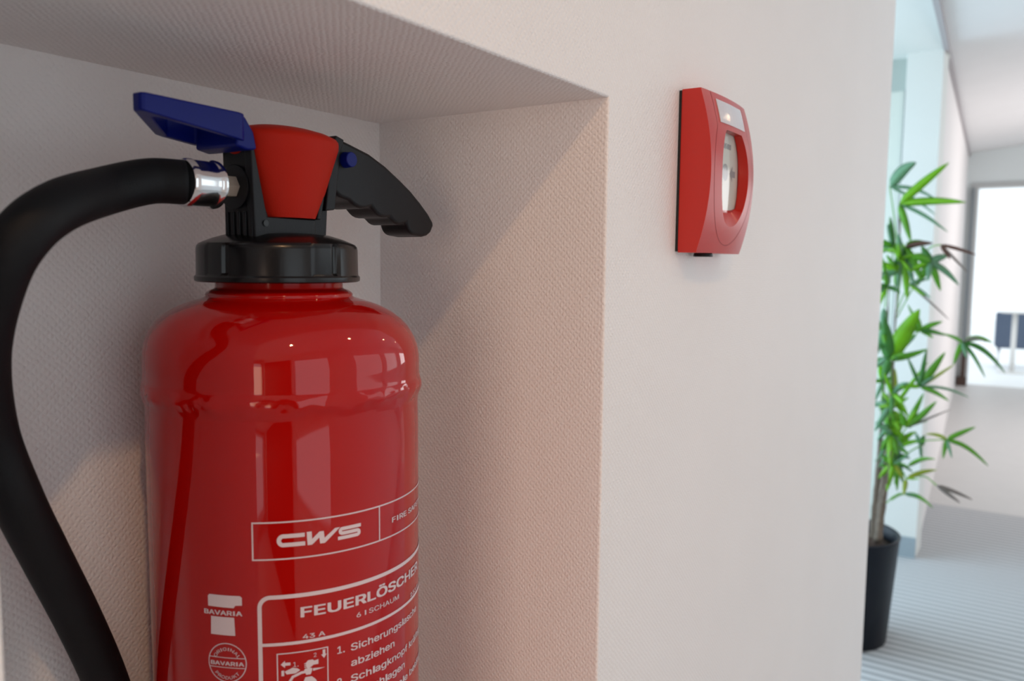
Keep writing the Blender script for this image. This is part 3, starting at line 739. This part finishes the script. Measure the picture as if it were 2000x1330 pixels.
bm = bmesh.new(); box(bm, QX0 - .0006, QX1, -.0022, -.0001, QZ0 + .001, QZ1 - .001); link('gasket', bm, MGASK, CP)
bm = bmesh.new(); bmesh.ops.create_cone(bm, cap_ends=True, segments=24, radius1=.0085, radius2=.0080, depth=.0032, matrix=Matrix.Translation((.6900, -.0110, QZ0 - .0016)))
link('key_lock', bm, MBLK, CP, bevel=.0006)

# ------------------------------------------------------------------ potted lady palm
PX, PY = 3.10, .325
PL = thing('potted_palm', (PX, PY, FLOOR), 'potted lady palm with green fan leaves standing behind the end of the white wall', 'plant')
bm = bmesh.new()
lathe(bm, [(.150, FLOOR + .001), (.158, FLOOR + .004), (.185, -.975), (.188, -.965), (.188, -.960), (.184, -.957), (.176, -.962), (.170, -1.000)], 64, PX, PY, cap1=False)
link('pot', bm, MPOT, PL, smooth=True)
bm = bmesh.new(); lathe(bm, [(.1715, -1.005), (.12, -.992), (.05, -.985), (.01, -.983)], 32, PX, PY)
for v in bm.verts: v.co.z += random.Random(int(v.co.x * 1e5)).uniform(-.004, .004)
link('soil', bm, MSOIL, PL, smooth=True)
random.seed(4)
stems = [[(1712, 1058, 3.10), (1718, 1000, 3.10), (1728, 930, 3.11), (1736, 860, 3.10), (1742, 760, 3.09), (1748, 640, 3.08), (1757, 500, 3.08), (1757, 400, 3.08)],
         [(1704, 1058, 3.16), (1708, 1000, 3.18), (1715, 930, 3.18), (1722, 820, 3.2), (1730, 700, 3.22), (1736, 560, 3.2)],
         [(1716, 1056, 3.03), (1722, 1000, 3.03), (1732, 940, 3.0), (1740, 880, 3.0)]]
for k, s in enumerate(stems):
    P = catmull([on_x(*q) for q in s], 6); n_p = len(P)
    bm = bmesh.new(); tube(bm, P, [(.0115 if i < n_p * .38 else max(.0026, .0115 - .03 * (i / n_p - .38))) + .0010 * math.sin(i * 2.1) for i in range(n_p)], 10); link('stem', bm, MSTEM, PL, smooth=True)
def leaflet(a, b, wd, sag, m, parent, droop=None):
    """a strap leaf from a to b with a keel, pointed tip and its own thickness"""
    d = b - a; L = d.length; dn = d.normalized(); side = dn.cross(Vector((1, .25, .1))).normalized(); nrm = side.cross(dn).normalized()
    bm = bmesh.new(); N = 9; R_ = []
    for i in range(N + 1):
        t = i / N; p = a + d * t + Vector((0, 0, 1)) * sag * math.sin(math.pi * t) * L
        w_ = wd * (math.sin(math.pi * min(1, t ** .62)) ** .6 if 0 < t < 1 else .06) * .5 + .0006
        R_.append([bm.verts.new(p - side * w_ + nrm * w_ * .35), bm.verts.new(p), bm.verts.new(p + side * w_ + nrm * w_ * .35), bm.verts.new(p + nrm * -.0008)])
    for u, v in zip(R_, R_[1:]):
        for k in range(4): bm.faces.new((u[k], u[(k + 1) % 4], v[(k + 1) % 4], v[k]))
    bm.faces.new(R_[0]); bm.faces.new(R_[-1])
    return link('leaflet', bm, LEAF[m], parent, smooth=True)
# fronds: (base of stalk, hub, depth, [(tip, width px, sag, colour)])
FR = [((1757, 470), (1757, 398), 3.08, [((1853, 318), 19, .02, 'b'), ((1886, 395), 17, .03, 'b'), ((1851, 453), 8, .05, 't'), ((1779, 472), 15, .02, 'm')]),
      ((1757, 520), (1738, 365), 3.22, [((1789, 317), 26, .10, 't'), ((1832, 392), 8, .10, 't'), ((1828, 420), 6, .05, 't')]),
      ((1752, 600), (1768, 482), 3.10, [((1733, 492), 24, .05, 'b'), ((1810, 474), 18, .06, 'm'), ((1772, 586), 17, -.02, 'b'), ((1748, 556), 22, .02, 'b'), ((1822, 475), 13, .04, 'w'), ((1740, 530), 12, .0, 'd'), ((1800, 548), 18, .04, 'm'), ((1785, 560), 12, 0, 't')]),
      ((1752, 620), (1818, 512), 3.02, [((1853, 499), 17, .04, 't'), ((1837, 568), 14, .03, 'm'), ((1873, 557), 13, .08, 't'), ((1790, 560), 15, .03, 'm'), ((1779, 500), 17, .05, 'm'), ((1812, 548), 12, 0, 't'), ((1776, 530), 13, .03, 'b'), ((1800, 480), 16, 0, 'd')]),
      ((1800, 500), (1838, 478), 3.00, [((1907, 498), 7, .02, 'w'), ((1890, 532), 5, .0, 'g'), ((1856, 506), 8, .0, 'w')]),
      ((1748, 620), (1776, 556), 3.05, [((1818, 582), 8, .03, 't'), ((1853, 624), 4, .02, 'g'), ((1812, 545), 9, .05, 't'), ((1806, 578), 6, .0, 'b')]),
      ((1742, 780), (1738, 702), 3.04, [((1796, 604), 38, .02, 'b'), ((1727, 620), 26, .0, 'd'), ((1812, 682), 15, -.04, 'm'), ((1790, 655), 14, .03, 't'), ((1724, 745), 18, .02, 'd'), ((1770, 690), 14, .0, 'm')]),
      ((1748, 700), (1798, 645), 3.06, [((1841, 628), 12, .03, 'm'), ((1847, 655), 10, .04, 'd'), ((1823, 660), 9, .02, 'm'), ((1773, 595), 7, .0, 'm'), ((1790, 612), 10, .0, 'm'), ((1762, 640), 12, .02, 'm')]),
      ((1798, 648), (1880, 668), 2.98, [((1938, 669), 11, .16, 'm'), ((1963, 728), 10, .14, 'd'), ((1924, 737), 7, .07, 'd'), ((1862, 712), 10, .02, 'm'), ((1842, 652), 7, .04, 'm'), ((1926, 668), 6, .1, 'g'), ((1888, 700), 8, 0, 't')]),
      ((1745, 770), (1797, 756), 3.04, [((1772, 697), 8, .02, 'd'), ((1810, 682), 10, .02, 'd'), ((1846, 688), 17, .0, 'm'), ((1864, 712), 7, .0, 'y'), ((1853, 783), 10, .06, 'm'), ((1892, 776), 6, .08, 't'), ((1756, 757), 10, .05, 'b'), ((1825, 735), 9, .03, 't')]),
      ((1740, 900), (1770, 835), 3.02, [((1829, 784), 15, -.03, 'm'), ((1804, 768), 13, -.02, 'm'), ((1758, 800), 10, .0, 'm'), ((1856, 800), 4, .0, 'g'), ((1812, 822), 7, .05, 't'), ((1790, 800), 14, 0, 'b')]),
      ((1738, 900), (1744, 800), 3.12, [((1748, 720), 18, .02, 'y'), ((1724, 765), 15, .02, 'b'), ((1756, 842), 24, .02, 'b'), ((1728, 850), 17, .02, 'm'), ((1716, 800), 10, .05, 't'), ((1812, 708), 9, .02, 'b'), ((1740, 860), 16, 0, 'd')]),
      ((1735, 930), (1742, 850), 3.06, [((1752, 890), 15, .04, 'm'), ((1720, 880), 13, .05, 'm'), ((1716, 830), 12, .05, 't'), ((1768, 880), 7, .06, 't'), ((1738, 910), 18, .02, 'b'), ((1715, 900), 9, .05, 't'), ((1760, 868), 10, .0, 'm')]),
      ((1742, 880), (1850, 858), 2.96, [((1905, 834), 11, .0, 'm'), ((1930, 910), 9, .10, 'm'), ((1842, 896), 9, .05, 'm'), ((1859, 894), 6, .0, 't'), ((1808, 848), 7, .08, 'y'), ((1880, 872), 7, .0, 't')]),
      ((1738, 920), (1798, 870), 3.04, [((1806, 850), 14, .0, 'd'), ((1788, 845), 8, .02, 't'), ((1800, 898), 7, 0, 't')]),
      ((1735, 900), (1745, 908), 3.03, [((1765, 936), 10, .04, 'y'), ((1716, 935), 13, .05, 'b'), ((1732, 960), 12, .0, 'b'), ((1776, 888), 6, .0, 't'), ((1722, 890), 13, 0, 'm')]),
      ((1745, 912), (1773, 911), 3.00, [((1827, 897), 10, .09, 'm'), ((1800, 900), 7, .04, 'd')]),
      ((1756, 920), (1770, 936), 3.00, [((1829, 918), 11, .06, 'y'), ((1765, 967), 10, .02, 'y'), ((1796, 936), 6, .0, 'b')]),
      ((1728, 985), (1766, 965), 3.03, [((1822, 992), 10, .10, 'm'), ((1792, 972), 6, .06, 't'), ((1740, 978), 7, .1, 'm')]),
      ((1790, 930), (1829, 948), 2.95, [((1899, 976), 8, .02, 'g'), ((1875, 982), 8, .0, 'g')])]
rnd_ = random.Random(11)
for k in range(15):
    yb = (482, 505, 530, 560, 745, 770, 795, 815, 835, 855, 875, 895, 640, 700, 905)[k]; xb = 1742 + rnd_.uniform(-12, 22) - (yb - 480) * .03
    tips = []
    for q in range(6):
        an = math.radians(rnd_.uniform(-200, 20) if q % 3 else rnd_.uniform(20, 160)); ln = rnd_.uniform(26, 62)
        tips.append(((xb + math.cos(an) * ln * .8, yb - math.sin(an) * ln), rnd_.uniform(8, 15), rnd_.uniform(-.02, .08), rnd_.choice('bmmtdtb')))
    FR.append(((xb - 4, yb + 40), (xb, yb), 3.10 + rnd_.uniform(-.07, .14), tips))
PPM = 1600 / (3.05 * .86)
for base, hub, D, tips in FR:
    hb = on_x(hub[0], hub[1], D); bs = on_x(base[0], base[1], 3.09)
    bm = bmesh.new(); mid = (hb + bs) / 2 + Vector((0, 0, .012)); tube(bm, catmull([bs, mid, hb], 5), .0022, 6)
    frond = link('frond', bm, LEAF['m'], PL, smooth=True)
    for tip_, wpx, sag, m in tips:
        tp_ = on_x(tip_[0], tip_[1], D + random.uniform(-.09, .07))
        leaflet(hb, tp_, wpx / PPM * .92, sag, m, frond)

# ------------------------------------------------------------------ furniture in the far room
def chair(x, y, lab):
    t = thing('tub_chair', (x, y, FLOOR), lab, 'chair')
    bm = bmesh.new(); box(bm, x - .24, x + .24, y - .24, y + .24, -1.08, -.93); link('seat', bm, MSEAT, t, bevel=.03)
    bm = bmesh.new(); box(bm, x - .26, x - .20, y - .25, y + .25, -1.06, -.60); link('backrest', bm, MSEAT, t, bevel=.025)
    for a in (-1, 1):
        for b in (-1, 1):
            bm = bmesh.new(); tube(bm, [Vector((x + a * .2, y + b * .2, -1.08)), Vector((x + a * .22, y + b * .22, FLOOR))], .012, 8); link('leg', bm, MCHR, t, smooth=True)
pc = on_x(1988, 640, 12.9)
chair(12.9, pc.y, 'dark blue upholstered chair seen through the bright far doorway')
pt = on_x(1984, 600, 12.2)
TB = thing('bistro_table', (12.2, pt.y, FLOOR), 'small white pedestal table in front of the dark chair in the far room', 'table')
bm = bmesh.new(); lathe(bm, [(.02, -.585), (.15, -.585), (.155, -.575), (.15, -.565)], 32, 12.2, pt.y); link('table_top', bm, MWPL, TB)
bm = bmesh.new(); lathe(bm, [(.030, FLOOR + .02), (.030, -.585)], 20, 12.2, pt.y); link('pedestal', bm, MWPL, TB, smooth=True)
bm = bmesh.new(); lathe(bm, [(.16, FLOOR), (.16, FLOOR + .012), (.04, FLOOR + .02)], 32, 12.2, pt.y); link('base', bm, MWPL, TB)
